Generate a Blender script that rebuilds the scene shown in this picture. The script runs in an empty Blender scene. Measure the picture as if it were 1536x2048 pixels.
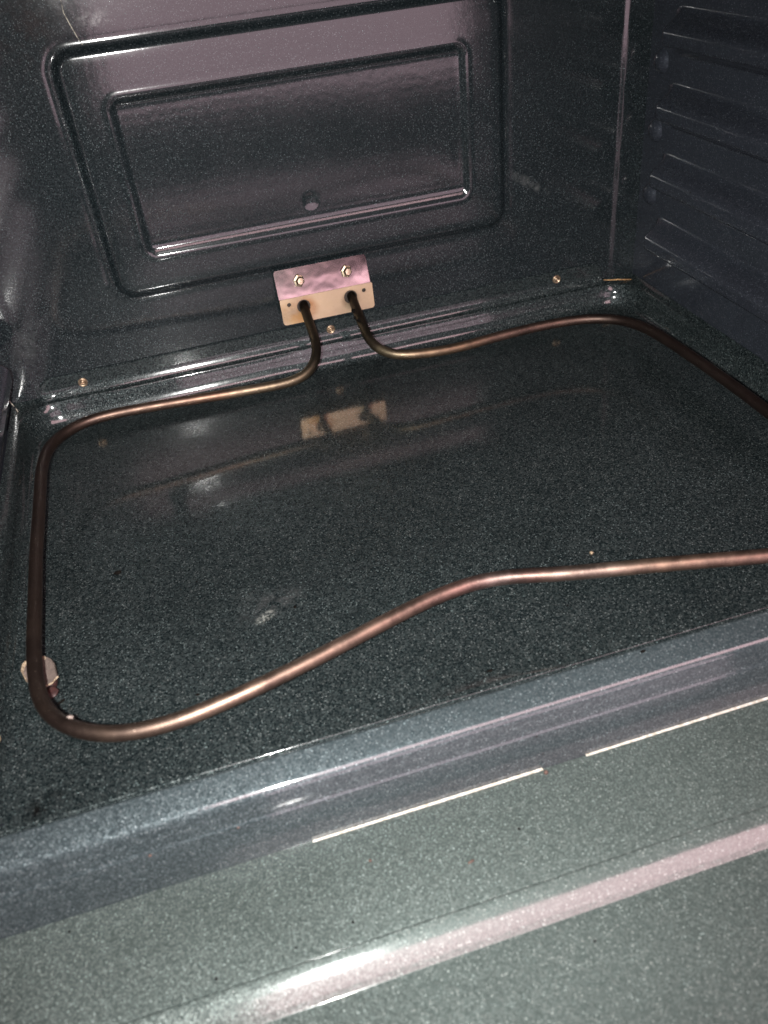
import bpy, bmesh, math, random
import numpy as np
from mathutils import Vector, Matrix, noise

scene = bpy.context.scene
COL = scene.collection
random.seed(4)

# ------------------------------------------------------------------ camera
cam_data = bpy.data.cameras.new("camera")
cam = bpy.data.objects.new("camera", cam_data)
COL.objects.link(cam)
CAM = Vector((0.1655, -0.73, 0.3645))
RIGHT = Vector((0.95608, -0.27716, -0.09535))
DOWN = Vector((-0.24046, -0.55569, -0.79586))
FWD = Vector((0.16759, 0.78383, -0.59793))
mw = Matrix((RIGHT, -DOWN, -FWD)).transposed().to_4x4()
mw.translation = CAM
cam.matrix_world = mw
cam_data.sensor_fit = 'VERTICAL'
cam_data.sensor_height = 24.0
cam_data.lens = 24.0 * 1700.3 / 2048.0
cam_data.clip_start = 0.01
cam_data.clip_end = 50.0
cam_data.dof.use_dof = True
cam_data.dof.focus_distance = 0.66
cam_data.dof.aperture_fstop = 5.6
scene.camera = cam

# ------------------------------------------------------------------ world (dim, cool indoor ambient)
world = bpy.data.worlds.new("World")
scene.world = world
world.use_nodes = True
bg = world.node_tree.nodes["Background"]
bg.inputs[0].default_value = (0.75, 0.8, 1.0, 1)
bg.inputs[1].default_value = 0.03

# ------------------------------------------------------------------ lamps: phone flash + added pink area light, standing in for lit room things behind the viewer
fl = bpy.data.lights.new("phone_flash", 'SPOT')
fl.energy = 46.0
fl.color = (1.0, 0.99, 0.96)
fl.spot_size = math.radians(105)
fl.spot_blend = 1.0
fl.shadow_soft_size = 0.0035
flo = bpy.data.objects.new("phone_flash", fl)
COL.objects.link(flo)
fm = mw.copy()
fm.translation = CAM - RIGHT * 0.019 + DOWN * 0.004
flo.matrix_world = fm

rl = bpy.data.lights.new("pink_room_glow", 'AREA')
rl.shape = 'RECTANGLE'
rl.size = 0.90
rl.size_y = 0.58
rl.energy = 6.3
rl.color = (1.0, 0.70, 0.80)
rlo = bpy.data.objects.new("pink_room_glow", rl)
COL.objects.link(rlo)
rlo.location = (0.55, -1.55, 0.25)
rlo.rotation_euler = (math.radians(90), 0, 0)      # faces +Y, into the oven

cl = bpy.data.lights.new("ceiling_lamp", 'AREA')
cl.shape = 'RECTANGLE'
cl.size = 2.3
cl.size_y = 1.0
cl.energy = 72.0
cl.color = (1.0, 0.64, 0.68)
clo = bpy.data.objects.new("ceiling_lamp", cl)
COL.objects.link(clo)
clo.location = (1.0, -2.25, 2.0)
clo.rotation_euler = (math.radians(42), 0, 0)

vs = scene.view_settings
vs.view_transform = 'Standard'
vs.look = 'None'
vs.exposure = 0.0
vs.gamma = 1.0
vs.use_curve_mapping = False
scene.cycles.use_denoising = True
scene.cycles.max_bounces = 8
scene.cycles.sample_clamp_indirect = 25.0
scene.cycles.blur_glossy = 0.04

# ------------------------------------------------------------------ dimensions
W = 0.602          # cavity width
H = 0.43           # cavity height
DEP = 0.45         # cavity depth


# ------------------------------------------------------------------ node helpers
class NT:
    def __init__(self, name):
        self.m = bpy.data.materials.new(name)
        self.m.use_nodes = True
        self.t = self.m.node_tree
        self.b = self.t.nodes["Principled BSDF"]

    def n(self, kind, **kw):
        nd = self.t.nodes.new(kind)
        for k, v in kw.items():
            setattr(nd, k, v)
        return nd

    def l(self, a, b):
        self.t.links.new(a, b)

    def math(self, op, a, b=None, c=None, clamp=False):
        nd = self.n('ShaderNodeMath', operation=op, use_clamp=clamp)
        for i, v in enumerate((a, b, c)):
            if v is None:
                continue
            if isinstance(v, (int, float)):
                nd.inputs[i].default_value = v
            else:
                self.l(v, nd.inputs[i])
        return nd.outputs[0]

    def vmath(self, op, a, b=None):
        nd = self.n('ShaderNodeVectorMath', operation=op)
        for i, v in enumerate((a, b)):
            if v is None:
                continue
            if isinstance(v, (tuple, list)):
                nd.inputs[i].default_value = v
            else:
                self.l(v, nd.inputs[i])
        return nd

    def mapr(self, v, a, b, c, d, smooth=False):
        nd = self.n('ShaderNodeMapRange')
        if smooth:
            nd.interpolation_type = 'SMOOTHSTEP'
        self.l(v, nd.inputs[0])
        for i, x in enumerate((a, b, c, d)):
            nd.inputs[i + 1].default_value = x
        return nd.outputs[0]

    def mix(self, fac, a, b):
        nd = self.n('ShaderNodeMix', data_type='RGBA')
        if isinstance(fac, (int, float)):
            nd.inputs[0].default_value = fac
        else:
            self.l(fac, nd.inputs[0])
        for i, v in ((6, a), (7, b)):
            if isinstance(v, (tuple, list)):
                nd.inputs[i].default_value = (*v, 1) if len(v) == 3 else v
            else:
                self.l(v, nd.inputs[i])
        return nd.outputs[2]

    def noise(self, co, scale, detail=3.0, rough=0.5):
        nd = self.n('ShaderNodeTexNoise')
        nd.inputs['Scale'].default_value = scale
        nd.inputs['Detail'].default_value = detail
        nd.inputs['Roughness'].default_value = rough
        if co is not None:
            self.l(co, nd.inputs['Vector'])
        return nd.outputs[0]


def enamel(name, dark, light, speck=1.0, metal=0.5, rough=0.5, coat_rough=0.05, stains_glints=(), haze=0.35, grain=1250.0, spec=0.06, fine=0.13, ior=1.5):
    """speckled porcelain enamel: dark glass full of pale grains under a glossy coat"""
    q = NT(name)
    co = q.n('ShaderNodeTexCoord').outputs['Object']
    v1 = q.n('ShaderNodeTexVoronoi')
    v1.inputs['Scale'].default_value = grain
    q.l(co, v1.inputs['Vector'])
    v2 = q.n('ShaderNodeTexVoronoi')
    v2.inputs['Scale'].default_value = grain * 0.56
    off = q.vmath('ADD', co, (3.1, 1.7, 0.4))
    q.l(off.outputs[0], v2.inputs['Vector'])
    s1 = q.n('ShaderNodeSeparateColor')
    q.l(v1.outputs['Color'], s1.inputs[0])
    s2 = q.n('ShaderNodeSeparateColor')
    q.l(v2.outputs['Color'], s2.inputs[0])
    # fine pale grain
    g = q.math('POWER', s1.outputs[0], 2.0)
    # sparse bright chips: only a minority of the larger cells, small inside their cell
    b = q.math('MULTIPLY', q.mapr(s2.outputs[1], 0.45, 1.0, 0, 1),
               q.mapr(v2.outputs['Distance'], 0.12, 0.36, 1, 0))
    f = q.math('ADD', q.math('MULTIPLY', g, fine * speck), q.math('MULTIPLY', b, 0.85 * speck), clamp=True)
    colr = q.mix(f, dark, light)
    # faint hue change from cell to cell and cloudy large-scale wear
    hue = q.mix(q.mapr(s1.outputs[2], 0, 1, 0.0, 0.35), colr, q.mix(s2.outputs[2], (0.30, 0.75, 0.78), (0.75, 0.66, 0.62)))
    hue2 = q.mix(q.math('MULTIPLY', f, 0.6), colr, hue)
    big = q.noise(co, 9.0, 4.0, 0.6)
    colr = q.mix(q.mapr(big, 0.35, 0.75, 0.0, 0.32), hue2, tuple(c * 0.35 for c in dark))
    # stray black pinholes
    v3 = q.n('ShaderNodeTexVoronoi')
    v3.inputs['Scale'].default_value = 75.0
    q.l(co, v3.inputs['Vector'])
    s3 = q.n('ShaderNodeSeparateColor')
    q.l(v3.outputs['Color'], s3.inputs[0])
    pin = q.math('MULTIPLY', q.mapr(v3.outputs['Distance'], 0.04, 0.075, 1, 0), q.mapr(s3.outputs[0], 0.72, 0.74, 0, 1))
    colr = q.mix(pin, colr, (0.006, 0.006, 0.006))
    rgh = q.mapr(q.noise(co, 16.0, 5.0, 0.65), 0.42, 0.8, coat_rough, coat_rough + haze * 0.45)
    smear = None
    for (c, r, rot, col, amt, ns) in stains_glints:
        mp = q.n('ShaderNodeMapping', vector_type='TEXTURE')
        mp.inputs['Location'].default_value = c
        mp.inputs['Rotation'].default_value = rot
        mp.inputs['Scale'].default_value = r
        q.l(co, mp.inputs['Vector'])
        d = q.vmath('LENGTH', mp.outputs[0]).outputs[1]
        m = q.mapr(d, 0.25, 1.0, 1, 0, True)
        nz = q.mapr(q.noise(co, ns, 5.0, 0.7), 0.44, 0.62, 0, 1)
        m = q.math('MULTIPLY', q.math('MULTIPLY', m, nz), amt)
        colr = q.mix(m, colr, col)
    q.l(colr, q.b.inputs['Base Color'])
    q.b.inputs['Metallic'].default_value = metal
    q.b.inputs['Roughness'].default_value = rough
    q.b.inputs['Specular IOR Level'].default_value = spec
    q.b.inputs['Coat Weight'].default_value = 1.0
    q.b.inputs['Coat IOR'].default_value = ior
    q.l(rgh, q.b.inputs['Coat Roughness'])
    # each grain lies at its own angle
    geo = q.n('ShaderNodeNewGeometry')
    tilt = q.vmath('SUBTRACT', v1.outputs['Color'], (0.5, 0.5, 0.5))
    tl = q.n('ShaderNodeVectorMath', operation='SCALE')
    q.l(tilt.outputs[0], tl.inputs[0])
    tl.inputs['Scale'].default_value = 0.26
    nn = q.vmath('NORMALIZE', q.vmath('ADD', geo.outputs['Normal'], tl.outputs[0]).outputs[0])
    q.l(nn.outputs[0], q.b.inputs['Normal'])
    # orange peel in the glassy top coat
    bp = q.n('ShaderNodeBump')
    bp.inputs['Strength'].default_value = 0.03
    bp.inputs['Distance'].default_value = 0.0012
    q.l(q.noise(co, 190.0, 3.0, 0.55), bp.inputs['Height'])
    q.l(bp.outputs[0], q.b.inputs['Coat Normal'])
    return q.m


GREY = (0.62, 0.66, 0.62)
PALE_STAIN_GLINT = (0.42, 0.43, 0.42)
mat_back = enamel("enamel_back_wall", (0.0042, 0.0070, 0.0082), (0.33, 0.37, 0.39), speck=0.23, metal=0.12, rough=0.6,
                  coat_rough=0.095, haze=0.10, stains_glints=[
                      ((0.1529, 0, 0.3017), (0.016, 0.05, 0.007), (0, 0, 0), PALE_STAIN_GLINT, 0.30, 120),
                      ((0.135, 0, 0.322), (0.012, 0.05, 0.02), (0, 0, 0), PALE_STAIN_GLINT, 0.22, 90),
                      ((0.03, 0, 0.07), (0.016, 0.05, 0.035), (0, 0.5, 0), PALE_STAIN_GLINT, 0.04, 80),
                      ((0.49, 0, 0.13), (0.03, 0.05, 0.006), (0, 0.55, 0), PALE_STAIN_GLINT, 0.10, 110),  # diagonal glint mirrored from the rack ledges, painted as a pale streak
                      ((0.10, 0, 0.30), (0.05, 0.05, 0.035), (0, 0, 0), (0.014, 0.007, 0.006), 0.5, 40)])
mat_side = enamel("enamel_side_wall", (0.0165, 0.0195, 0.0260), (0.36, 0.38, 0.45), speck=0.32, metal=0.2, rough=0.6, coat_rough=0.11, haze=0.10)
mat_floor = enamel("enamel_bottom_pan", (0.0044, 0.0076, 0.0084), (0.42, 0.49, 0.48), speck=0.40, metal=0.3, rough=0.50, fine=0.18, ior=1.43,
                   coat_rough=0.075, haze=0.10, stains_glints=[
                       ((0.168, -0.328, 0), (0.010, 0.005, 0.05), (0, 0, 0.6), (0.40, 0.42, 0.38), 0.6, 520),
                       ((0.175, -0.318, 0), (0.03, 0.014, 0.05), (0, 0, 0.3), (0.10, 0.10, 0.10), 0.3, 150),
                       ((0.035, -0.424, 0), (0.016, 0.010, 0.05), (0, 0, 0.4), (0.003, 0.003, 0.003), 1.0, 90)])
mat_front = enamel("enamel_front_frame", (0.020, 0.028, 0.031), (0.48, 0.55, 0.57), speck=0.32, metal=0.35, rough=0.50, coat_rough=0.07, haze=0.08, fine=0.22, grain=1350.0)
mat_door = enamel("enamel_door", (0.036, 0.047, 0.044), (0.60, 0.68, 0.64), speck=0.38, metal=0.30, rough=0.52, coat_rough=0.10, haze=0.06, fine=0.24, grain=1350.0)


def simple(name, col, metal, rough, col2=None, ns=200.0, bump=0.0, lo=0.4, hi=0.65):
    q = NT(name)
    co = q.n('ShaderNodeTexCoord').outputs['Object']
    nz = q.noise(co, ns, 5.0, 0.6)
    if col2:
        q.l(q.mix(q.mapr(nz, lo, hi, 0, 1), col, col2), q.b.inputs['Base Color'])
    else:
        q.b.inputs['Base Color'].default_value = (*col, 1)
    q.b.inputs['Metallic'].default_value = metal
    q.l(q.mapr(nz, 0.3, 0.7, rough * 0.75, rough * 1.3), q.b.inputs['Roughness'])
    if bump:
        bp = q.n('ShaderNodeBump')
        bp.inputs['Strength'].default_value = bump
        bp.inputs['Distance'].default_value = 0.001
        q.l(nz, bp.inputs['Height'])
        q.l(bp.outputs[0], q.b.inputs['Normal'])
    return q.m


mat_screw = simple("screw_brass_plated", (0.34, 0.27, 0.19), 0.9, 0.36, (0.16, 0.10, 0.06), 700)
mat_screw_steel = simple("screw_steel", (0.46, 0.39, 0.28), 0.95, 0.30, (0.24, 0.18, 0.11), 900)
mat_char = simple("charred_crumb", (0.0015, 0.0013, 0.0012), 0.0, 0.8, (0.005, 0.004, 0.003), 900, 0.5)
mat_char.node_tree.nodes["Principled BSDF"].inputs["Specular IOR Level"].default_value = 0.05
mat_tan = simple("tan_crumb", (0.16, 0.115, 0.065), 0.0, 0.7, (0.22, 0.17, 0.11), 900, 0.4)
mat_red = simple("rusty_crumb", (0.060, 0.032, 0.022), 0.0, 0.7, (0.03, 0.013, 0.010), 900, 0.4)
mat_white = simple("pale_crumb", (0.20, 0.165, 0.145), 0.0, 0.7, (0.12, 0.09, 0.08), 900, 0.4)
mat_scrap = simple("pale_scrap", (0.105, 0.080, 0.069), 0.0, 0.75, (0.07, 0.052, 0.043), 330, 0.3)
mat_scrap_edge = simple("pale_scrap_edge", (0.30, 0.24, 0.165), 0.0, 0.8, (0.10, 0.06, 0.034), 900, 0.3)
mat_scrap_red = simple("burnt_scrap", (0.034, 0.012, 0.011), 0.0, 0.5, (0.018, 0.006, 0.006), 500, 0.4)
mat_strip = simple("pale_strip", (0.56, 0.54, 0.50), 0.2, 0.35, (0.30, 0.26, 0.2), 300)
mat_rust = simple("rusty_edge", (0.36, 0.22, 0.09), 0.2, 0.6, (0.15, 0.08, 0.04), 500)
mat_drip = simple("dried_drip", (0.40, 0.37, 0.30), 0.0, 0.6, (0.03, 0.03, 0.03), 350)
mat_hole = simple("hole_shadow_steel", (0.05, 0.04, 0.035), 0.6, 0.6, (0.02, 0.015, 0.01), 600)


def bracket_material(name, base, rough, burn):
    q = NT(name)
    co = q.n('ShaderNodeTexCoord').outputs['Object']
    n1 = q.noise(co, 60.0, 5.0, 0.6)
    n2 = q.noise(co, 900.0, 3.0, 0.6)
    c = q.mix(q.mapr(n1, 0.40, 0.72, 0, 0.55), base, tuple(x * y for x, y in zip(base, (0.72, 0.66, 0.62))))
    for (ctr, rad, col, amt) in burn:
        d = q.vmath('LENGTH', q.vmath('SUBTRACT', co, ctr).outputs[0]).outputs[1]
        m = q.math('MULTIPLY', q.mapr(d, rad * 0.5, rad, 1, 0, True), q.mapr(n1, 0.38, 0.6, 0.15, 1.0))
        c = q.mix(q.math('MULTIPLY', m, amt), c, col)
    c = q.mix(q.mapr(n2, 0.68, 0.76, 0, 0.75), c, (0.10, 0.06, 0.03))
    q.l(c, q.b.inputs['Base Color'])
    q.b.inputs['Metallic'].default_value = 1.0
    q.l(q.mapr(n1, 0.3, 0.7, rough * 0.8, rough * 1.3), q.b.inputs['Roughness'])
    bp = q.n('ShaderNodeBump')
    bp.inputs['Strength'].default_value = 0.12
    bp.inputs['Distance'].default_value = 0.002
    q.l(q.noise(co, 45.0, 2.0, 0.5), bp.inputs['Height'])
    q.l(bp.outputs[0], q.b.inputs['Normal'])
    return q.m


mat_br_up = bracket_material("bracket_polished", (0.34, 0.27, 0.265), 0.12, [])
mat_br_lo = bracket_material("bracket_heat_tinted", (0.55, 0.43, 0.29), 0.40, [
    ((0.268, -0.012, 0.0600), 0.016, (0.30, 0.13, 0.05), 0.8), ((0.3115, -0.012, 0.061), 0.011, (0.12, 0.08, 0.05), 0.6),
    ((0.255, -0.012, 0.060), 0.012, (0.36, 0.22, 0.10), 0.5), ((0.2620, -0.012, 0.052), 0.010, (0.5, 0.3, 0.12), 0.4)])

# heat-tinted element sheath: colour runs along the tube, side bars painted darker for their grazing light
q = NT("element_sheath")
at = q.n('ShaderNodeAttribute', attribute_name='arc')
co = q.n('ShaderNodeTexCoord').outputs['Object']
wob = q.math('MULTIPLY_ADD', q.noise(co, 40.0, 4.0, 0.6), 0.012, -0.006)
ramp = q.n('ShaderNodeValToRGB')
cr = ramp.color_ramp
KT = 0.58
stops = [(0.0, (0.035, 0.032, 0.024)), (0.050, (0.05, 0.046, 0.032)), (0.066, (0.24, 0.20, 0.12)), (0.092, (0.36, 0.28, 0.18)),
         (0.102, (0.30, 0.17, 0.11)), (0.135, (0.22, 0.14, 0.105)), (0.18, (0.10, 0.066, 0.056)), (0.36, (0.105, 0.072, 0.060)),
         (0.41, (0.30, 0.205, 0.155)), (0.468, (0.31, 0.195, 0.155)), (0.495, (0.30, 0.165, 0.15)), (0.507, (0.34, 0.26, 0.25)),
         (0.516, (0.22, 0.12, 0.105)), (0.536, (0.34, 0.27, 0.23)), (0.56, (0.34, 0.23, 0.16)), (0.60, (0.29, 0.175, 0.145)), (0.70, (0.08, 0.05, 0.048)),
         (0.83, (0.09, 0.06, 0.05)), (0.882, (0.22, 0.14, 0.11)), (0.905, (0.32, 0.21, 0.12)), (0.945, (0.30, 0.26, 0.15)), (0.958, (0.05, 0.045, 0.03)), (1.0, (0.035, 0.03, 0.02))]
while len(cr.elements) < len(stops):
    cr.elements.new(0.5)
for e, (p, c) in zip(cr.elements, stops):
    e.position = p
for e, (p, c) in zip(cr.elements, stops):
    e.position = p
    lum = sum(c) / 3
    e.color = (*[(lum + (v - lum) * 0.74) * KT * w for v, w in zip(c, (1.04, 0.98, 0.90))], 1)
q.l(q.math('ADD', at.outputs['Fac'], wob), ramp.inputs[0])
n1 = q.noise(co, 130.0, 5.0, 0.65)
n2 = q.noise(co, 1100.0, 2.0, 0.5)
c = q.mix(q.mapr(q.noise(co, 55.0, 6.0, 0.7), 0.38, 0.66, 0, 0.75), ramp.outputs[0], (0.040, 0.028, 0.024))
c = q.mix(q.mapr(n2, 0.70, 0.78, 0, 0.6), c, (0.5, 0.4, 0.32))
q.l(c, q.b.inputs['Base Color'])
q.b.inputs['Metallic'].default_value = 0.95
q.l(q.mapr(n1, 0.3, 0.7, 0.40, 0.54), q.b.inputs['Roughness'])
bp = q.n('ShaderNodeBump')
bp.inputs['Strength'].default_value = 0.15
bp.inputs['Distance'].default_value = 0.0006
q.l(n1, bp.inputs['Height'])
q.l(bp.outputs[0], q.b.inputs['Normal'])
mat_tube = q.m


# ------------------------------------------------------------------ object helpers
def thing(name, label, cat, loc, group=None):
    o = bpy.data.objects.new(name, None)
    o.empty_display_size = 0.02
    o.location = loc
    COL.objects.link(o)
    o["label"] = label
    o["category"] = cat
    if group:
        o["group"] = group
    return o


def part(name, me, mat, parent, loc=(0, 0, 0), rot=(0, 0, 0), label=None):
    """a mesh child; loc is in world space"""
    o = bpy.data.objects.new(name, me)
    COL.objects.link(o)
    if mat is not None and not me.materials:
        me.materials.append(mat)
    o.location = loc
    o.rotation_euler = rot
    if parent is not None:
        o.parent = parent
        pw = Matrix.Translation(world_loc(parent))
        o.matrix_parent_inverse = pw.inverted()
    if label:
        o["label"] = label
    return o


def world_loc(o):
    # every parent is unrotated with a world-space location (see part())
    return o.location.copy()


def mesh(name, verts, faces, smooth=True):
    me = bpy.data.meshes.new(name)
    me.from_pydata([tuple(map(float, v)) for v in verts], [], faces)
    if smooth:
        me.polygons.foreach_set("use_smooth", [True] * len(me.polygons))
    me.update()
    return me


def grid_mesh(name, P, flip=False):
    """P: (n, m, 3) array of points"""
    n, m = P.shape[:2]
    idx = np.arange(n * m).reshape(n, m)
    a, b, c, d = idx[:-1, :-1], idx[1:, :-1], idx[1:, 1:], idx[:-1, 1:]
    F = np.stack([a, b, c, d] if not flip else [a, d, c, b], -1).reshape(-1, 4)
    return mesh(name, P.reshape(-1, 3).tolist(), F.tolist())


def fillet(pts, n=7):
    """pts: (u, v, radius) polyline -> dense 2D points with rounded corners"""
    out = []
    for i, (x, y, r) in enumerate(pts):
        p = Vector((x, y))
        if i == 0 or i == len(pts) - 1 or r <= 0:
            out.append(p)
            continue
        a = Vector(pts[i - 1][:2]) - p
        b = Vector(pts[i + 1][:2]) - p
        la, lb = a.length, b.length
        a.normalize()
        b.normalize()
        ang = math.acos(max(-1, min(1, a.dot(b))))
        if ang > math.pi - 0.02:
            out.append(p)
            continue
        t = min(r / math.tan(ang / 2), la * 0.48, lb * 0.48)
        rr = t * math.tan(ang / 2)
        ctr = p + (a + b).normalized() * (rr / math.sin(ang / 2))
        s, e = p + a * t - ctr, p + b * t - ctr
        a0 = math.atan2(s.y, s.x)
        da = math.atan2(e.y, e.x) - a0
        da = (da + math.pi) % (2 * math.pi) - math.pi
        for k in range(n + 1):
            th = a0 + da * k / n
            out.append(ctr + Vector((math.cos(th), math.sin(th))) * rr)
    return out


def wav(x, y, z, s, amp):
    return amp * noise.noise(Vector((x * s, y * s, z * s)))


def sstep(t):
    t = np.clip(t, 0, 1)
    return t * t * (3 - 2 * t)


def rrect(x, z, x0, x1, z0, z1, r):
    """signed distance to a rounded rectangle, negative inside"""
    cx, cz = (x0 + x1) / 2, (z0 + z1) / 2
    qx = np.abs(x - cx) - ((x1 - x0) / 2 - r)
    qz = np.abs(z - cz) - ((z1 - z0) / 2 - r)
    return np.hypot(np.maximum(qx, 0), np.maximum(qz, 0)) + np.minimum(np.maximum(qx, qz), 0) - r


def lathe(name, prof, seg=20):
    """profile (r, h) turned about local -Y: head faces -Y"""
    V, F = [], []
    for (r, h) in prof:
        for k in range(seg):
            a = 2 * math.pi * k / seg
            V.append((r * math.cos(a), -h, r * math.sin(a)))
    for i in range(len(prof) - 1):
        for k in range(seg):
            k2 = (k + 1) % seg
            F.append((i * seg + k, i * seg + k2, (i + 1) * seg + k2, (i + 1) * seg + k))
    F.append(tuple(range((len(prof) - 1) * seg, len(prof) * seg)))
    return mesh(name, V, F)


# ================================================================== the oven
oven = thing("oven", "dark speckled enamel oven interior with its door lying open", "oven", (0.301, -0.2, 0.0))

# ---- back panel: pressed sheet with a raised outer field and a sunken inner field
xs = np.linspace(0.0, W, 420)
zs = np.linspace(0.0, H, 330)
X, Z = np.meshgrid(xs, zs, indexing='ij')
out_sd = rrect(X, Z, 0.1175, 0.4640, 0.0990, 0.2830, 0.014)
inn_sd = rrect(X, Z, 0.1505, 0.4295, 0.1315, 0.2470, 0.006)
hgt = 0.0032 * sstep(0.5 - out_sd / 0.0058) + 0.0012 * sstep(0.5 - out_sd / 0.020)
hgt -= 0.0022 * sstep(0.5 - inn_sd / 0.0050) + 0.0008 * sstep(0.5 - inn_sd / 0.012)
# soft dish towards the sunken field's lower edge
hgt += 0.0007 * np.clip(1 - (Z - 0.132) / 0.010, 0, 1) ** 2 * (inn_sd < 0)
# soft overshoot that pressed steel shows beside each step
hgt -= 0.0003 * np.exp(-((out_sd - 0.006) / 0.0028) ** 2) * (Z > 0.11)
hgt += 0.0004 * np.exp(-((inn_sd - 0.0045) / 0.0018) ** 2)
# pressed dimple
dd = np.hypot(X - 0.2903, Z - 0.1495)
hgt -= 0.0011 * np.cos(np.clip(dd / 0.0080, 0, 1) * math.pi / 2) ** 1.0 * (dd < 0.0080)
# rounded vertical corners that sweep forward to the side walls
hgt += 0.0014 * sstep((X - 0.5745) / 0.0060)
hgt += 0.0003 * sstep((0.0275 - X) / 0.0070)
# slight oil-canning
wv = np.array([[wav(x, 0, z, 5.0, 0.0005) for z in zs[::6]] for x in xs[::6]])
xi = np.linspace(0, wv.shape[0] - 1.001, len(xs))
zi = np.linspace(0, wv.shape[1] - 1.001, len(zs))
a0, b0 = xi.astype(int), zi.astype(int)
fa, fb = (xi - a0)[:, None], (zi - b0)[None, :]
fa, fb = fa * fa * (3 - 2 * fa), fb * fb * (3 - 2 * fb)
wv = (wv[a0][:, b0] * (1 - fa) * (1 - fb) + wv[a0 + 1][:, b0] * fa * (1 - fb)
      + wv[a0][:, b0 + 1] * (1 - fa) * fb + wv[a0 + 1][:, b0 + 1] * fa * fb)
hgt += wv
back = part("back_panel", grid_mesh("back_panel", np.stack([X, -hgt, Z], -1)), mat_back, oven,
            label="back wall pressed with two nested rectangles")

# ---- side panels: pressed rack ledges, each starting a little in front of the back corner
ys = np.linspace(0.004, -DEP, 300)
zs2 = np.linspace(0.0, H, 330)
Y, Z2 = np.meshgrid(ys, zs2, indexing='ij')
prof = np.zeros_like(Y)
for k in range(6):
    zt = 0.0905 + 0.0555 * k
    up = sstep((zt + 0.0015 - Z2) / 0.0165)
    lo = sstep((Z2 - (zt - 0.0345)) / 0.0125)
    end = sstep((-Y - 0.034 - 0.006 * (zt - Z2) / 0.03) / 0.012) * sstep((Y + DEP - 0.02) / 0.02)
    prof += 0.0195 * up * lo * end
wob = np.array([[wav(0.3, y, z, 30.0, 0.00025) for z in zs2[::4]] for y in ys[::4]])
wob = np.kron(wob, np.ones((4, 4)))[:len(ys), :len(zs2)]
for sgn, x0, nm in ((-1, W, "r"), (1, 0.0, "l")):
    Pm = np.stack([x0 + sgn * prof, Y, Z2], -1)
    sp = part("side_panel", grid_mesh("side_panel_" + nm, Pm, flip=(sgn > 0)), mat_side, oven,
              label="side wall pressed with rack ledges")
    if sgn < 0:
        right_wall = sp

# rack-support buttons in the right-hand corner
bt = []
for (r, h) in [(0.0115, -0.0005), (0.0105, 0.0004), (0.0092, 0.0022), (0.0078, 0.0034), (0.0060, 0.0046), (0.0040, 0.0054), (0.0020, 0.0058), (0.0004, 0.0059)]:
    bt.append((r, h))
bme = lathe("button", bt, 24)
for z in (0.2160, 0.1610, 0.1060):
    bo = part("button", bme, mat_side, right_wall, (W, -0.0205, z), (0, 0, 0))
    bo.rotation_euler = (0, 0, math.radians(-90))
    bo.scale = (0.95, 1.0, 0.9)

# top panel
part("top_panel", mesh("top_panel", [(0, 0, H), (W, 0, H), (W, -DEP, H), (0, -DEP, H)], [(0, 1, 2, 3)]), mat_side, oven)

# ---- bottom pan: coved tray on three sides
FRONT = -0.4285


def ring(d, r, n=10):
    pts = []
    xl, xr, yb = d, W - d, -d
    for y in np.linspace(FRONT, yb - r, 24):
        pts.append((xl, y))
    for k in range(1, n + 1):
        a = math.pi - (math.pi / 2) * k / n
        pts.append((xl + r + r * math.cos(a), yb - r + r * math.sin(a)))
    for x in np.linspace(xl + r, xr - r, 60)[1:]:
        pts.append((x, yb))
    for k in range(1, n + 1):
        a = math.pi / 2 - (math.pi / 2) * k / n
        pts.append((xr - r + r * math.cos(a), yb - r + r * math.sin(a)))
    for y in np.linspace(yb - r, FRONT, 24)[1:]:
        pts.append((xr, y))
    return pts


prof2 = fillet([(0.0008, 0.0240, 0), (0.0030, 0.0222, 0.0), (0.0058, 0.0208, 0.0), (0.0078, 0.0202, 0.0022), (0.0090, 0.0160, 0.003),
                (0.0096, 0.0138, 0.003)], 5)
prof2 = [(p.x, p.y) for p in prof2]
# cove: a gently leaning face that curls tightly into the flat
d_, z_ = 0.0098, 0.0134
for k in range(10):
    el = math.radians((9, 12, 15, 18, 21, 24, 25.2, 26.4, 28, 30)[k])
    d_ += 0.0010 * math.sin(el)
    z_ -= 0.0010 * math.cos(el)
    prof2.append((d_, z_))
Rc = z_ / (1 - math.sin(math.radians(30)))
d0_ = d_
for k in range(1, 13):
    a = math.radians(30 + 60 * k / 12)
    prof2.append((d0_ + Rc * (math.cos(math.radians(30)) - math.cos(a)), Rc * (1 - math.sin(a))))
rings = []
for i, (d, z) in enumerate(prof2):
    r = 0.006 + 0.026 * sstep((d - 0.003) / 0.007) - max(0.0, d - 0.010) * 0.75
    rings.append([(x, y, z + wav(x, y, 0, 14, 0.0007) * min(1, i / 4)) for (x, y) in ring(d, float(r))])
V = [p for rg in rings for p in rg]
n = len(rings[0])
F = []
for i in range(len(rings) - 1):
    for k in range(n - 1):
        F.append((i * n + k, i * n + k + 1, (i + 1) * n + k + 1, (i + 1) * n + k))
# the flat: strips from the left half of the last ring to its right half
base = (len(rings) - 1) * n
lastr = rings[-1]
i, j = 0, n - 1
while j - i > 1:
    if j - i == 2:
        F.append((base + i, base + i + 1, base + j))
        break
    F.append((base + i, base + i + 1, base + j - 1, base + j))
    i += 1
    j -= 1
pan_me = mesh("bottom_pan", V, F)
pan = part("bottom_pan", pan_me, mat_floor, oven, label="glossy enamel oven floor pan with rounded upturned edges")
bm = bmesh.new()
bm.from_mesh(pan_me)
bmesh.ops.recalc_face_normals(bm, faces=bm.faces)
if sum(f.normal.z for f in bm.faces) < 0:
    bmesh.ops.reverse_faces(bm, faces=bm.faces)
bm.to_mesh(pan_me)
bm.free()

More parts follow.
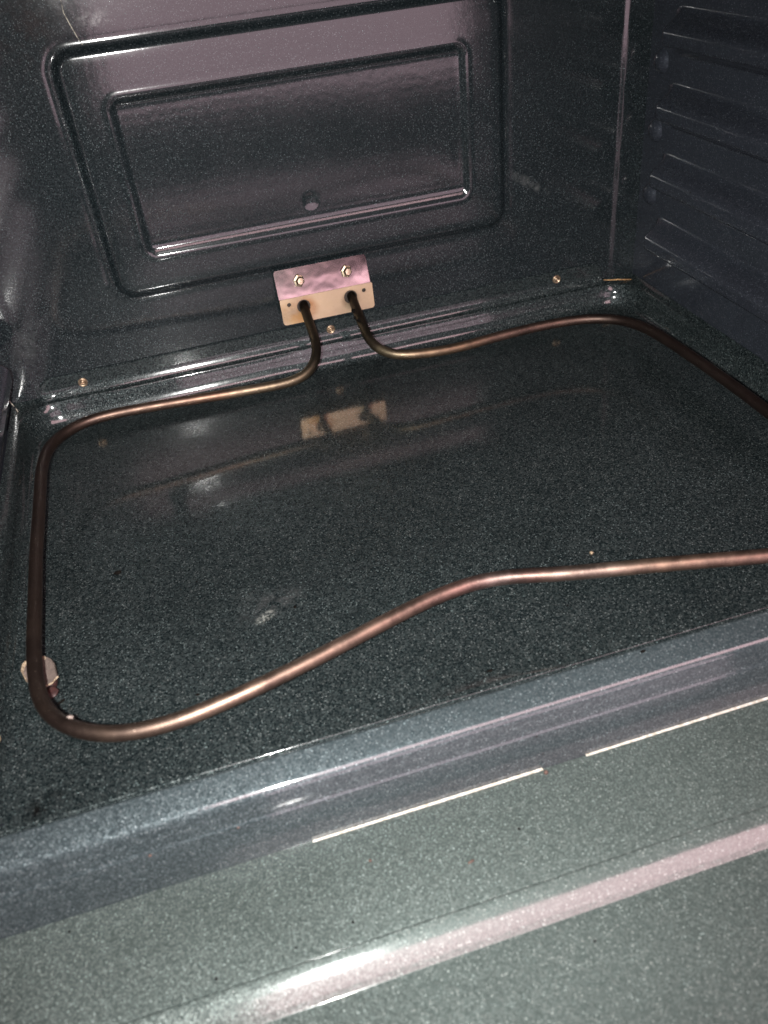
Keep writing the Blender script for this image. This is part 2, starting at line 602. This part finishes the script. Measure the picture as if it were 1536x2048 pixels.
# rear flange of the pan, lapped over the back panel (thin plate with rounded top corners)
fp = []
for k in range(9):
    a = math.pi - math.pi / 2 * k / 8
    fp.append((0.0275 + 0.013 + 0.013 * math.cos(a), 0.0295 + 0.0105 * math.sin(a)))
for k in range(9):
    a = math.pi / 2 - math.pi / 2 * k / 8
    fp.append((0.5665 - 0.013 + 0.013 * math.cos(a), 0.0305 + 0.0108 * math.sin(a)))
V, F = [], []
ft = [(x, z, 0.0021 + wav(x, z, 0, 12, 0.0004)) for x, z in fp]
m = len(ft)
for (x, z, y) in ft:
    V.append((x, -y, z))
for (x, z, y) in ft:
    V.append((x + (0.0007 if x > 0.3 else -0.0007) * min(1, abs(x - 0.297) / 0.26), -y + 0.0008, z + 0.0007))
low = []
for (x, z, y) in (ft[0], ft[-1]):
    low.append(len(V))
    V.append((x, -0.0024, 0.0290))
# front face as strips between the left and right runs of the outline
i, j = 0, m - 1
while j - i > 1:
    F.append((i, i + 1, j - 1, j))
    i += 1
    j -= 1
F.append((low[0], 0, m - 1, low[1]))
for k in range(m - 1):
    F.append((k, m + k, m + k + 1, k + 1))
# bend at the foot of the flange
cur = [low[0], low[1]]
for (d, z) in ((0.0026, 0.0279), (0.0030, 0.0267), (0.0035, 0.0256), (0.0040, 0.0245), (0.00457, 0.0234), (0.0052, 0.0223), (0.0058, 0.0216), (0.0068, 0.0211)):
    nx = [len(V), len(V) + 1]
    V += [(0.0275, -d, z), (0.5665, -d, z)]
    F.append((nx[0], cur[0], cur[1], nx[1]))
    cur = nx
fm_ = mesh("flange", V, F, smooth=False)
for pl in fm_.polygons:
    if pl.center.z < 0.0288:
        pl.use_smooth = True
part("flange", fm_, mat_floor, pan)

# flange screws: cup washer with a sunk socket head
scr = lathe("screw", [(0.0042, 0.0), (0.0042, 0.0007), (0.0036, 0.0012), (0.0031, 0.0010), (0.0027, 0.0003), (0.0024, 0.0004), (0.0022, 0.0016),
                      (0.0013, 0.0020), (0.0011, 0.0019), (0.0009, 0.0008), (0.0002, 0.0008)], 20)
for (x, z) in ((0.0644, 0.0313), (0.2915, 0.0318), (0.5190, 0.0342)):
    part("screw", scr, mat_screw, pan, (x, -0.0022, z), (0, random.random(), 0))

# rusty bare edge beside the flange, chipped pale edge in the left corner
def bar(name, p0, p1, w, t):
    p0, p1 = Vector(p0), Vector(p1)
    d = (p1 - p0).normalized()
    s = d.cross(Vector((0, -1, 0))).normalized() * w
    u = Vector((0, -t, 0))
    V = []
    for k in range(5):
        p = p0.lerp(p1, k / 4) + Vector((0, 0, wav(k, 1, 2, 1.3, w * 0.8)))
        e = 0.4 + 0.6 * math.sin(math.pi * (k + 0.6) / 5.2)
        V += [p - s * e, p + s * e, p + s * e + u, p - s * e + u]
    F = [(0, 1, 2, 3), (16, 19, 18, 17)]
    for k in range(4):
        for a in range(4):
            b = (a + 1) % 4
            F.append((4 * k + a, 4 * k + 4 + a, 4 * k + 4 + b, 4 * k + b))
    return mesh(name, V, F)


part("bare_edge", bar("bare_edge", (0.5675, -0.006, 0.0250), (0.5960, -0.010, 0.0215), 0.0006, 0.001), mat_rust, pan, label="rusty bare edge")
part("bare_edge", bar("bare_edge_b", (0.0020, -0.012, 0.0335), (0.0045, -0.012, 0.0270), 0.0004, 0.0006), mat_drip, pan, label="chipped pale edge")
part("bare_edge", bar("bare_edge_c", (0.0050, -0.012, 0.0255), (0.0058, -0.012, 0.0205), 0.0005, 0.0006), mat_drip, pan, label="chipped pale edge")


# ---- extruded fronts
def extrude_x(name, prof, x0, x1, nx, amp, sc, seed):
    xs_ = np.linspace(x0, x1, nx)
    P = np.zeros((nx, len(prof), 3))
    for a, x in enumerate(xs_):
        for b, p in enumerate(prof):
            P[a, b] = (x, p[0] + wav(x, p[0], seed, sc, amp * 0.6), p[1] + wav(x, p[0] + 3, seed, sc, amp))
    return P


fprof = fillet([(FRONT + 0.0005, -0.00005, 0), (-0.4318, -0.00005, 0.0014), (-0.4345, -0.0040, 0.0012), (-0.4372, -0.0052, 0.001), (-0.4412, 0.0075, 0.003),
                (-0.4445, 0.0128, 0.0022), (-0.4603, 0.0066, 0.0075), (-0.4636, -0.0062, 0.002), (-0.4645, -0.0074, 0.001), (-0.4692, -0.0300, 0.0), (-0.4695, -0.060, 0)], 7)
part("front_frame", grid_mesh("front_frame", extrude_x("ff", fprof, -0.03, W + 0.05, 90, 0.0003, 7, 0.0), flip=True), mat_front, oven,
     label="rounded front lip of the oven floor")
ffm = bpy.data.objects["front_frame"].data
ffm.materials.append(mat_floor)
for pl in ffm.polygons:
    if pl.center.y > -0.4385:
        pl.material_index = 1

# pale strip glimpsed in the gap under the lip, in two lengths
for (x0, x1, nm) in ((0.1630, 0.2915, "a"), (0.3170, 0.560, "b")):
    V, F = [], []
    N = 14
    for k in range(N):
        t = k / (N - 1)
        x = x0 + (x1 - x0) * t
        hh = 0.00027 * min(1, 0.06 + t * 1.5) * min(1.0, (1.02 - t) * 30)
        z = -0.0300 + wav(x, 0, 5, 20, 0.0001)
        V += [(x, -0.4694, z - hh), (x, -0.4708, z - hh), (x, -0.4708, z + hh), (x, -0.4694, z + hh)]
        if k:
            o_ = 4 * (k - 1)
            for a in range(4):
                b = (a + 1) % 4
                F.append((o_ + a, o_ + 4 + a, o_ + 4 + b, o_ + b))
    F += [(0, 1, 2, 3), (4 * N - 1, 4 * N - 2, 4 * N - 3, 4 * N - 4)]
    part("gap_strip", mesh("gap_strip_" + nm, V, F, smooth=False), mat_strip, oven, label="thin pale strip in the gap above the open door")

# ---- open door: enamel liner with a stepped border
band = []
by, bz = -0.5312, -0.0313
for k in range(9):
    band.append((by, bz, 0))
    sl = math.radians(21 + 17 * (k + 0.5) / 8)
    by -= 0.00165 * math.cos(sl)
    bz -= 0.00165 * math.sin(sl)
dprof = fillet([(-0.4688, -0.060, 0), (-0.4688, -0.0312, 0.0009), (-0.5270, -0.0308, 0.0), (-0.5282, -0.0312, 0.0004), (-0.5292, -0.0308, 0.001)]
               + band + [(by - 0.0008, bz - 0.0006, 0.0012), (-0.93, bz - 0.031, 0.004), (-0.93, -0.11, 0)], 9)
door = part("door", grid_mesh("door", extrude_x("dr", dprof, -0.06, W + 0.08, 90, 0.0008, 7, 4.0), flip=True), mat_door, oven,
            label="open oven door with a stepped speckled enamel liner")

# dried drip line on the back panel
dp = [(0.1352, 0.3250), (0.1350, 0.3155), (0.1345, 0.3078), (0.1367, 0.2998), (0.1390, 0.2925), (0.1413, 0.2868)]
V, F = [], []
for k, (x, z) in enumerate(dp):
    w_ = 0.00022 + 0.0002 * random.random()
    V += [(x - w_, -0.0012, z), (x, -0.0024, z), (x + w_, -0.0012, z)]
    if k:
        o_ = 3 * (k - 1)
        F += [(o_, o_ + 1, o_ + 4, o_ + 3), (o_ + 1, o_ + 2, o_ + 5, o_ + 4)]
part("drip_mark", mesh("drip_mark", V, F), mat_drip, back, label="thin pale dried drip line")

# ================================================================== heating element
elem = thing("heating_element", "brown bent-tube bake element looping just above the oven floor", "heating element", (0.2915, -0.012, 0.03))
PATH = [(0.2697,0.0040,0.0668), (0.2690,-0.0110,0.0625), (0.2685,-0.0270,0.0554), (0.2684,-0.0460,0.0498), (0.2668,-0.0630,0.0453), (0.2631,-0.0745,0.0402), (0.2549,-0.0820,0.0346), (0.2444,-0.0865,0.0319), (0.2294,-0.0880,0.0318), (0.2018,-0.0880,0.0327), (0.1566,-0.0880,0.0353), (0.1172,-0.0880,0.0375), (0.0848,-0.0884,0.0385), (0.0655,-0.0923,0.0386), (0.0528,-0.1022,0.0387), (0.0443,-0.1128,0.0388), (0.0395,-0.1262,0.0388), (0.0368,-0.1538,0.0389), (0.0370,-0.1867,0.0390), (0.0373,-0.2181,0.0390), (0.0373,-0.2540,0.0390), (0.0387,-0.3035,0.0390), (0.0398,-0.3440,0.0390), (0.0413,-0.3664,0.0390), (0.0436,-0.3819,0.0390), (0.0477,-0.3963,0.0390), (0.0555,-0.4081,0.0390), (0.0645,-0.4164,0.0390), (0.0757,-0.4232,0.0390), (0.0883,-0.4270,0.0390), (0.1018,-0.4283,0.0390), (0.1140,-0.4281,0.0390), (0.1306,-0.4256,0.0390), (0.1509,-0.4215,0.0390), (0.1674,-0.4174,0.0390), (0.1976,-0.4091,0.0390), (0.2298,-0.3993,0.0390), (0.2520,-0.3931,0.0390), (0.2687,-0.3898,0.0390), (0.2853,-0.3880,0.0390), (0.3007,-0.3895,0.0390), (0.3150,-0.3935,0.0390), (0.3277,-0.3981,0.0390), (0.3664,-0.4082,0.0390), (0.4050,-0.4182,0.0390), (0.4457,-0.4293,0.0390), (0.4757,-0.4353,0.0390), (0.4960,-0.4340,0.0390), (0.5180,-0.4220,0.0390), (0.5305,-0.3980,0.0390), (0.5345,-0.3650,0.0390), (0.5388,-0.2995,0.0390), (0.5400,-0.2495,0.0383), (0.5396,-0.2038,0.0377), (0.5374,-0.1553,0.0370), (0.5341,-0.1329,0.0363), (0.5271,-0.1157,0.0357), (0.5088,-0.1002,0.0350), (0.4729,-0.0915,0.0343), (0.4234,-0.0916,0.0337), (0.3761,-0.0945,0.0330), (0.3351,-0.0920,0.0358), (0.3230,-0.0865,0.0372), (0.3155,-0.0770,0.0404), (0.3125,-0.0640,0.0439), (0.3131,-0.0460,0.0484), (0.3130,-0.0270,0.0557), (0.3135,-0.0110,0.0620), (0.3137,0.0040,0.0660)]


def dense(path, step=0.0035):
    P = np.array(path)
    # centripetal Catmull-Rom, then resample and smooth a little
    out = []
    Q = np.vstack([2 * P[0] - P[1], P, 2 * P[-1] - P[-2]])
    for i in range(1, len(Q) - 2):
        p0, p1, p2, p3 = Q[i - 1], Q[i], Q[i + 1], Q[i + 2]
        t0 = 0
        t1 = t0 + np.linalg.norm(p1 - p0) ** 0.5
        t2 = t1 + np.linalg.norm(p2 - p1) ** 0.5
        t3 = t2 + np.linalg.norm(p3 - p2) ** 0.5
        for t in np.linspace(t1, t2, 12, endpoint=False):
            A1 = (t1 - t) / (t1 - t0) * p0 + (t - t0) / (t1 - t0) * p1
            A2 = (t2 - t) / (t2 - t1) * p1 + (t - t1) / (t2 - t1) * p2
            A3 = (t3 - t) / (t3 - t2) * p2 + (t - t2) / (t3 - t2) * p3
            B1 = (t2 - t) / (t2 - t0) * A1 + (t - t0) / (t2 - t0) * A2
            B2 = (t3 - t) / (t3 - t1) * A2 + (t - t1) / (t3 - t1) * A3
            out.append((t2 - t) / (t2 - t1) * B1 + (t - t1) / (t2 - t1) * B2)
    out.append(P[-1])
    out = np.array(out)
    s = np.concatenate([[0], np.cumsum(np.linalg.norm(np.diff(out, axis=0), axis=1))])
    N = int(s[-1] / step)
    u = np.linspace(0, s[-1], N)
    R = np.stack([np.interp(u, s, out[:, k]) for k in range(3)], 1)
    for _ in range(14):
        R[1:-1] = 0.25 * R[:-2] + 0.5 * R[1:-1] + 0.25 * R[2:]
    return R


def sweep(name, R, rad, seg=20):
    N = len(R)
    T = np.gradient(R, axis=0)
    T /= np.linalg.norm(T, axis=1)[:, None]
    up = np.array([0, 0, 1.0])
    nrm = up - T[0] * (up @ T[0])
    nrm /= np.linalg.norm(nrm)
    V, F, A = [], [], []
    for i in range(N):
        nrm = nrm - T[i] * (nrm @ T[i])
        nrm /= np.linalg.norm(nrm)
        bn = np.cross(T[i], nrm)
        for k in range(seg):
            a = 2 * math.pi * k / seg
            V.append(R[i] + rad * (math.cos(a) * nrm + math.sin(a) * bn))
            A.append(i / (N - 1))
    for i in range(N - 1):
        for k in range(seg):
            k2 = (k + 1) % seg
            F.append((i * seg + k, i * seg + k2, (i + 1) * seg + k2, (i + 1) * seg + k))
    me = mesh(name, V, F)
    at_ = me.attributes.new("arc", 'FLOAT', 'POINT')
    at_.data.foreach_set("value", A)
    return me


RP = dense(PATH)
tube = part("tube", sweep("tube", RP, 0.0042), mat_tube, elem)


# ---- mounting bracket: bent plate, polished upper leaf and heat-tinted lower leaf
def plate(name, outline, holes, thick):
    cu = bpy.data.curves.new(name, 'CURVE')
    cu.dimensions = '2D'
    cu.fill_mode = 'BOTH'
    cu.extrude = thick / 2
    for loop in [outline] + holes:
        sp_ = cu.splines.new('POLY')
        sp_.points.add(len(loop) - 1)
        for pt, (x, y) in zip(sp_.points, loop):
            pt.co = (x, y, 0, 1)
        sp_.use_cyclic_u = True
    tmp = bpy.data.objects.new(name, cu)
    COL.objects.link(tmp)
    dg = bpy.context.evaluated_depsgraph_get()
    me = bpy.data.meshes.new_from_object(tmp.evaluated_get(dg))
    me.name = name
    bpy.data.objects.remove(tmp)
    return me


def circ(cx, cy, rx, ry=None, n=20):
    ry = ry or rx
    return [(cx + rx * math.cos(2 * math.pi * k / n), cy + ry * math.sin(2 * math.pi * k / n)) for k in range(n)]


def rr_out(x0, x1, y0, y1, rb, rt):
    o = []
    for (cx, cy, r, a0) in ((x1 - rb, y0 + rb, rb, -90), (x1 - rt, y1 - rt, rt, 0), (x0 + rt, y1 - rt, rt, 90), (x0 + rb, y0 + rb, rb, 180)):
        for k in range(6):
            a = math.radians(a0 + 18 * k)
            o.append((cx + r * math.cos(a), cy + r * math.sin(a)))
    return o


def place_plate(me, origin, top):
    """plate local (x, s) -> world x, and s along origin->top in the YZ plane"""
    o, t = Vector(origin), Vector(top)
    d = (t - o).normalized()
    nrm = Vector((1, 0, 0)).cross(d)
    for v in me.vertices:
        p = v.co.copy()
        v.co = Vector((p.x, 0, 0)) + Vector((0, o.y, o.z)) + d * p.y + nrm * p.z
    me.update()
    return me


XL, XR = 0.2476, 0.3322
UP_O, UP_T = (0, -0.0112, 0.0727), (0, -0.0030, 0.0962)
up_len = (Vector(UP_T) - Vector(UP_O)).length
ume = plate("upper_leaf", rr_out(XL, XR - 0.0006, 0, up_len, 0.0002, 0.0028), [circ(0.2683, 0.0150, 0.0026, 0.0042), circ(0.3117, 0.0150, 0.0026, 0.0042)], 0.0010)
place_plate(ume, UP_O, UP_T)
br = part("mounting_bracket", ume, mat_br_up, elem, label="polished upper leaf reflecting pink light")
LO_O, LO_T = (0, -0.0128, 0.0492), (0, -0.0116, 0.0729)
lme = plate("lower_leaf", rr_out(XL + 0.0004, XR + 0.0009, 0, 0.0236, 0.0028, 0.0014),
            [circ(0.2686, 0.0142, 0.0062, 0.0062), circ(0.3120, 0.0140, 0.0062, 0.0062), circ(0.2557, 0.0180, 0.0019), circ(0.3248, 0.0176, 0.0019)], 0.0010)
place_plate(lme, LO_O, LO_T)
part("lower_leaf", lme, mat_br_lo, br, label="matte heat-tinted lower leaf stained round the tube holes")
# bracket screws: hex washer heads
hexs = lathe("bracket_screw", [(0.0038, 0.0), (0.0038, 0.0010), (0.0027, 0.0014), (0.0026, 0.0042), (0.0020, 0.0052), (0.0003, 0.0053)], 6)
hexs.polygons.foreach_set("use_smooth", [False] * len(hexs.polygons))
for x in (0.2683, 0.3117):
    so = part("screw", hexs, mat_screw_steel, br, (x, -0.0092, 0.0860), (math.radians(-15), 0.3, 0))
    so.scale = (1.3, 1.15, 1.5)
# added block behind the leaf, coloured dark as the shade in the holes
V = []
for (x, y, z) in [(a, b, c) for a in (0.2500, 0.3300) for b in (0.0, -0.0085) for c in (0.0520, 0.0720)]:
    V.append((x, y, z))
part("hole_shade_block", mesh("hole_shade_block", V, [(0, 1, 3, 2), (4, 6, 7, 5), (0, 4, 5, 1), (2, 3, 7, 6), (0, 2, 6, 4), (1, 5, 7, 3)], False), mat_hole, br)


def blob(name, r, squash=(1, 1, 1), rough=0.35, seed=0, sub=2):
    bm = bmesh.new()
    bmesh.ops.create_icosphere(bm, subdivisions=sub, radius=1.0)
    for v in bm.verts:
        k = 1 + rough * noise.noise(v.co * 1.6 + Vector((seed * 7.3, seed, 0)))
        v.co = Vector((v.co.x * squash[0], v.co.y * squash[1], v.co.z * squash[2])) * k * r
    me = bpy.data.meshes.new(name)
    bm.to_mesh(me)
    bm.free()
    me.polygons.foreach_set("use_smooth", [True] * len(me.polygons))
    return me


# burnt crust on the right-hand lead
for k, (fr, sx, dz, r) in enumerate(((0.981, -0.0032, 0.0022, 0.0021), (0.976, -0.0036, 0.0005, 0.0016), (0.972, -0.0026, 0.0030, 0.0015), (0.966, 0.0022, 0.0036, 0.0013))):
    c_ = RP[int(fr * (len(RP) - 1))]
    part("crust", blob("crust%d" % k, r, (1, 1.6, 0.8), 0.6, k), mat_char, elem, (c_[0] + sx, c_[1], c_[2] + dz))

# ================================================================== debris
# pale scrap caught under the left bar
oc = [(x_ + 0.0009, y_ - 0.0036) for (x_, y_) in [(0.0236, -0.3320), (0.0238, -0.3255), (0.0258, -0.3225), (0.0300, -0.3215), (0.0335, -0.3210), (0.0368, -0.3225), (0.0398, -0.3272), (0.0418, -0.3322), (0.0436, -0.3382),
      (0.0443, -0.3432), (0.0430, -0.3442), (0.0424, -0.3462), (0.0404, -0.3470), (0.0376, -0.3478), (0.0330, -0.3470), (0.0290, -0.3440), (0.0262, -0.3400)]]
oc = [(x_ + random.uniform(-0.0005, 0.0005), y_ + random.uniform(-0.0006, 0.0006)) for (x_, y_) in oc]
bm = bmesh.new()
cxy = Vector((sum(p[0] for p in oc) / len(oc), sum(p[1] for p in oc) / len(oc)))
top_r, bot_r = [], []
for s in (1.0, 0.9, 0.55, 0.2):
    tr, br_ = [], []
    for (x, y) in oc:
        px, py = cxy.x + (x - cxy.x) * s, cxy.y + (y - cxy.y) * s
        z = 0.0125 + 0.0028 * ((px - cxy.x) / 0.01) ** 2 * 0.5 + wav(px, py, 1, 160, 0.0010) + (0.0012 if s == 1.0 else 0)
        tr.append(bm.verts.new((px - cxy.x, py - cxy.y, z - 0.0115)))
        br_.append(bm.verts.new((px - cxy.x, py - cxy.y, z - 0.0115 - 0.0011)))
    top_r.append(tr)
    bot_r.append(br_)
N = len(oc)
for a in range(3):
    for k in range(N):
        k2 = (k + 1) % N
        f1 = bm.faces.new((top_r[a][k], top_r[a][k2], top_r[a + 1][k2], top_r[a + 1][k]))
        bm.faces.new((bot_r[a][k], bot_r[a + 1][k], bot_r[a + 1][k2], bot_r[a][k2]))
        if a == 0 and (oc[k][0] < 0.0290 or oc[k][1] > -0.3262):
            f1.material_index = 1
bm.faces.new(top_r[3])
bm.faces.new(bot_r[3][::-1])
for k in range(N):
    k2 = (k + 1) % N
    f1 = bm.faces.new((top_r[0][k2], top_r[0][k], bot_r[0][k], bot_r[0][k2]))
    f1.material_index = 1
bmesh.ops.recalc_face_normals(bm, faces=bm.faces)
sm = bpy.data.meshes.new("food_scrap")
bm.to_mesh(sm)
bm.free()
sm.materials.append(mat_scrap)
sm.materials.append(mat_scrap_edge)
sc_t = thing("food_scrap", "pale dried scrap wedged under the left bar of the heating element", "food scrap", (cxy.x, cxy.y, 0.0))
part("flake", sm, None, sc_t, (cxy.x, cxy.y, 0.0115))
rb = blob("burnt_tip", 0.0040, (0.95, 1.15, 0.42), 0.45, 3, 3)
part("burnt_tip", rb, mat_scrap_red, sc_t, (0.0404, -0.3535, 0.0100), label="dark red burnt tip")
part("foot", blob("scrap_foot", 0.0060, (1.3, 1.6, 0.95), 0.4, 9, 2), mat_scrap_red, sc_t, (0.0350, -0.3395, 0.0052))


def crumb(name, label, mat, loc, r, sq=(1, 1, 0.6), seed=0, rz=0.0, cat="crumb", group=None):
    o = bpy.data.objects.new(name, blob(name, r, sq, 0.5, seed))
    o.data.materials.append(mat)
    o.location = (loc[0], loc[1], loc[2] + r * sq[2] * 0.7)
    o.rotation_euler = (0, 0, rz)
    COL.objects.link(o)
    o["label"] = label
    o["category"] = cat
    o["group"] = group or "crumbs scattered in the oven"
    return o


crumb("crumb", "black charred crumb on the floor inside the loop, near the left bar", mat_char, (0.0787, -0.2463, 0.0), 0.0021, (1.2, 0.8, 0.6), 1)
crumb("crumb", "small tan crumb on the floor just behind the right front bar", mat_tan, (0.3804, -0.3495, 0.0), 0.0012, (1, 1, 0.8), 2)
crumb("crumb", "small black speck on the floor near the pale smear", mat_char, (0.1873, -0.3262, 0.0), 0.0010, (1, 1.3, 0.6), 3)
crumb("crumb", "flat black speck on the floor just behind the front lip", mat_char, (0.2814, -0.4200, 0.0), 0.0013, (1.6, 0.7, 0.4), 4)
crumb("crumb", "black speck on the floor between left front bar and corner bend", mat_char, (0.1198, -0.3769, 0.0), 0.0011, (1.3, 0.7, 0.5), 5)
crumb("crumb", "small cream blob at the left edge of the picture", mat_tan, (0.0100, -0.3755, 0.0060), 0.0028, (1, 1.4, 0.6), 6)  # cream spot given a small blob shape
crumb("crumb", "black crumb lying on the bright top of the front lip", mat_char, (0.3606, -0.4470, 0.0117), 0.0011, (1.5, 0.8, 0.6), 7)
crumb("crumb", "rusty red crumb on the open door, farthest right", mat_red, (0.2359, -0.5074, -0.0308), 0.0010, (2.0, 0.6, 0.5), 8, 0.2)
crumb("crumb", "amber crumb on the open door just in front of the gap", mat_red, (0.1884, -0.4900, -0.0310), 0.0009, (1, 1, 0.6), 9)
crumb("crumb", "dark rusty speck in the break of the pale strip", mat_red, (0.2923, -0.4725, -0.0312), 0.0014, (1, 0.8, 1.0), 10)
crumb("crumb", "small rusty speck stuck low on the left of the front lip", mat_red, (0.0852, -0.4650, -0.0085), 0.0008, (1.2, 0.8, 0.8), 11)
crumb("crumb", "tiny brown speck stuck on the front lip left of the highlight", mat_red, (0.1292, -0.4645, -0.0085), 0.0008, (1, 0.8, 0.9), 12)
crumb("crumb", "white crumb sitting against the element's front left bend", mat_white, (0.0615, -0.4090, 0.0415), 0.0014, (1.4, 0.9, 0.7), 13, -0.5)
crumb("crumb", "thin black curl on the floor beside the pale scrap", mat_char, (0.0430, -0.3535, 0.0), 0.0018, (1.6, 0.4, 0.5), 14, 0.6)
crumb("crumb", "tiny black speck on the stepped band of the door at right", mat_char, (0.3519, -0.5453, -0.0412), 0.0007, (1.6, 0.7, 0.6), 15)
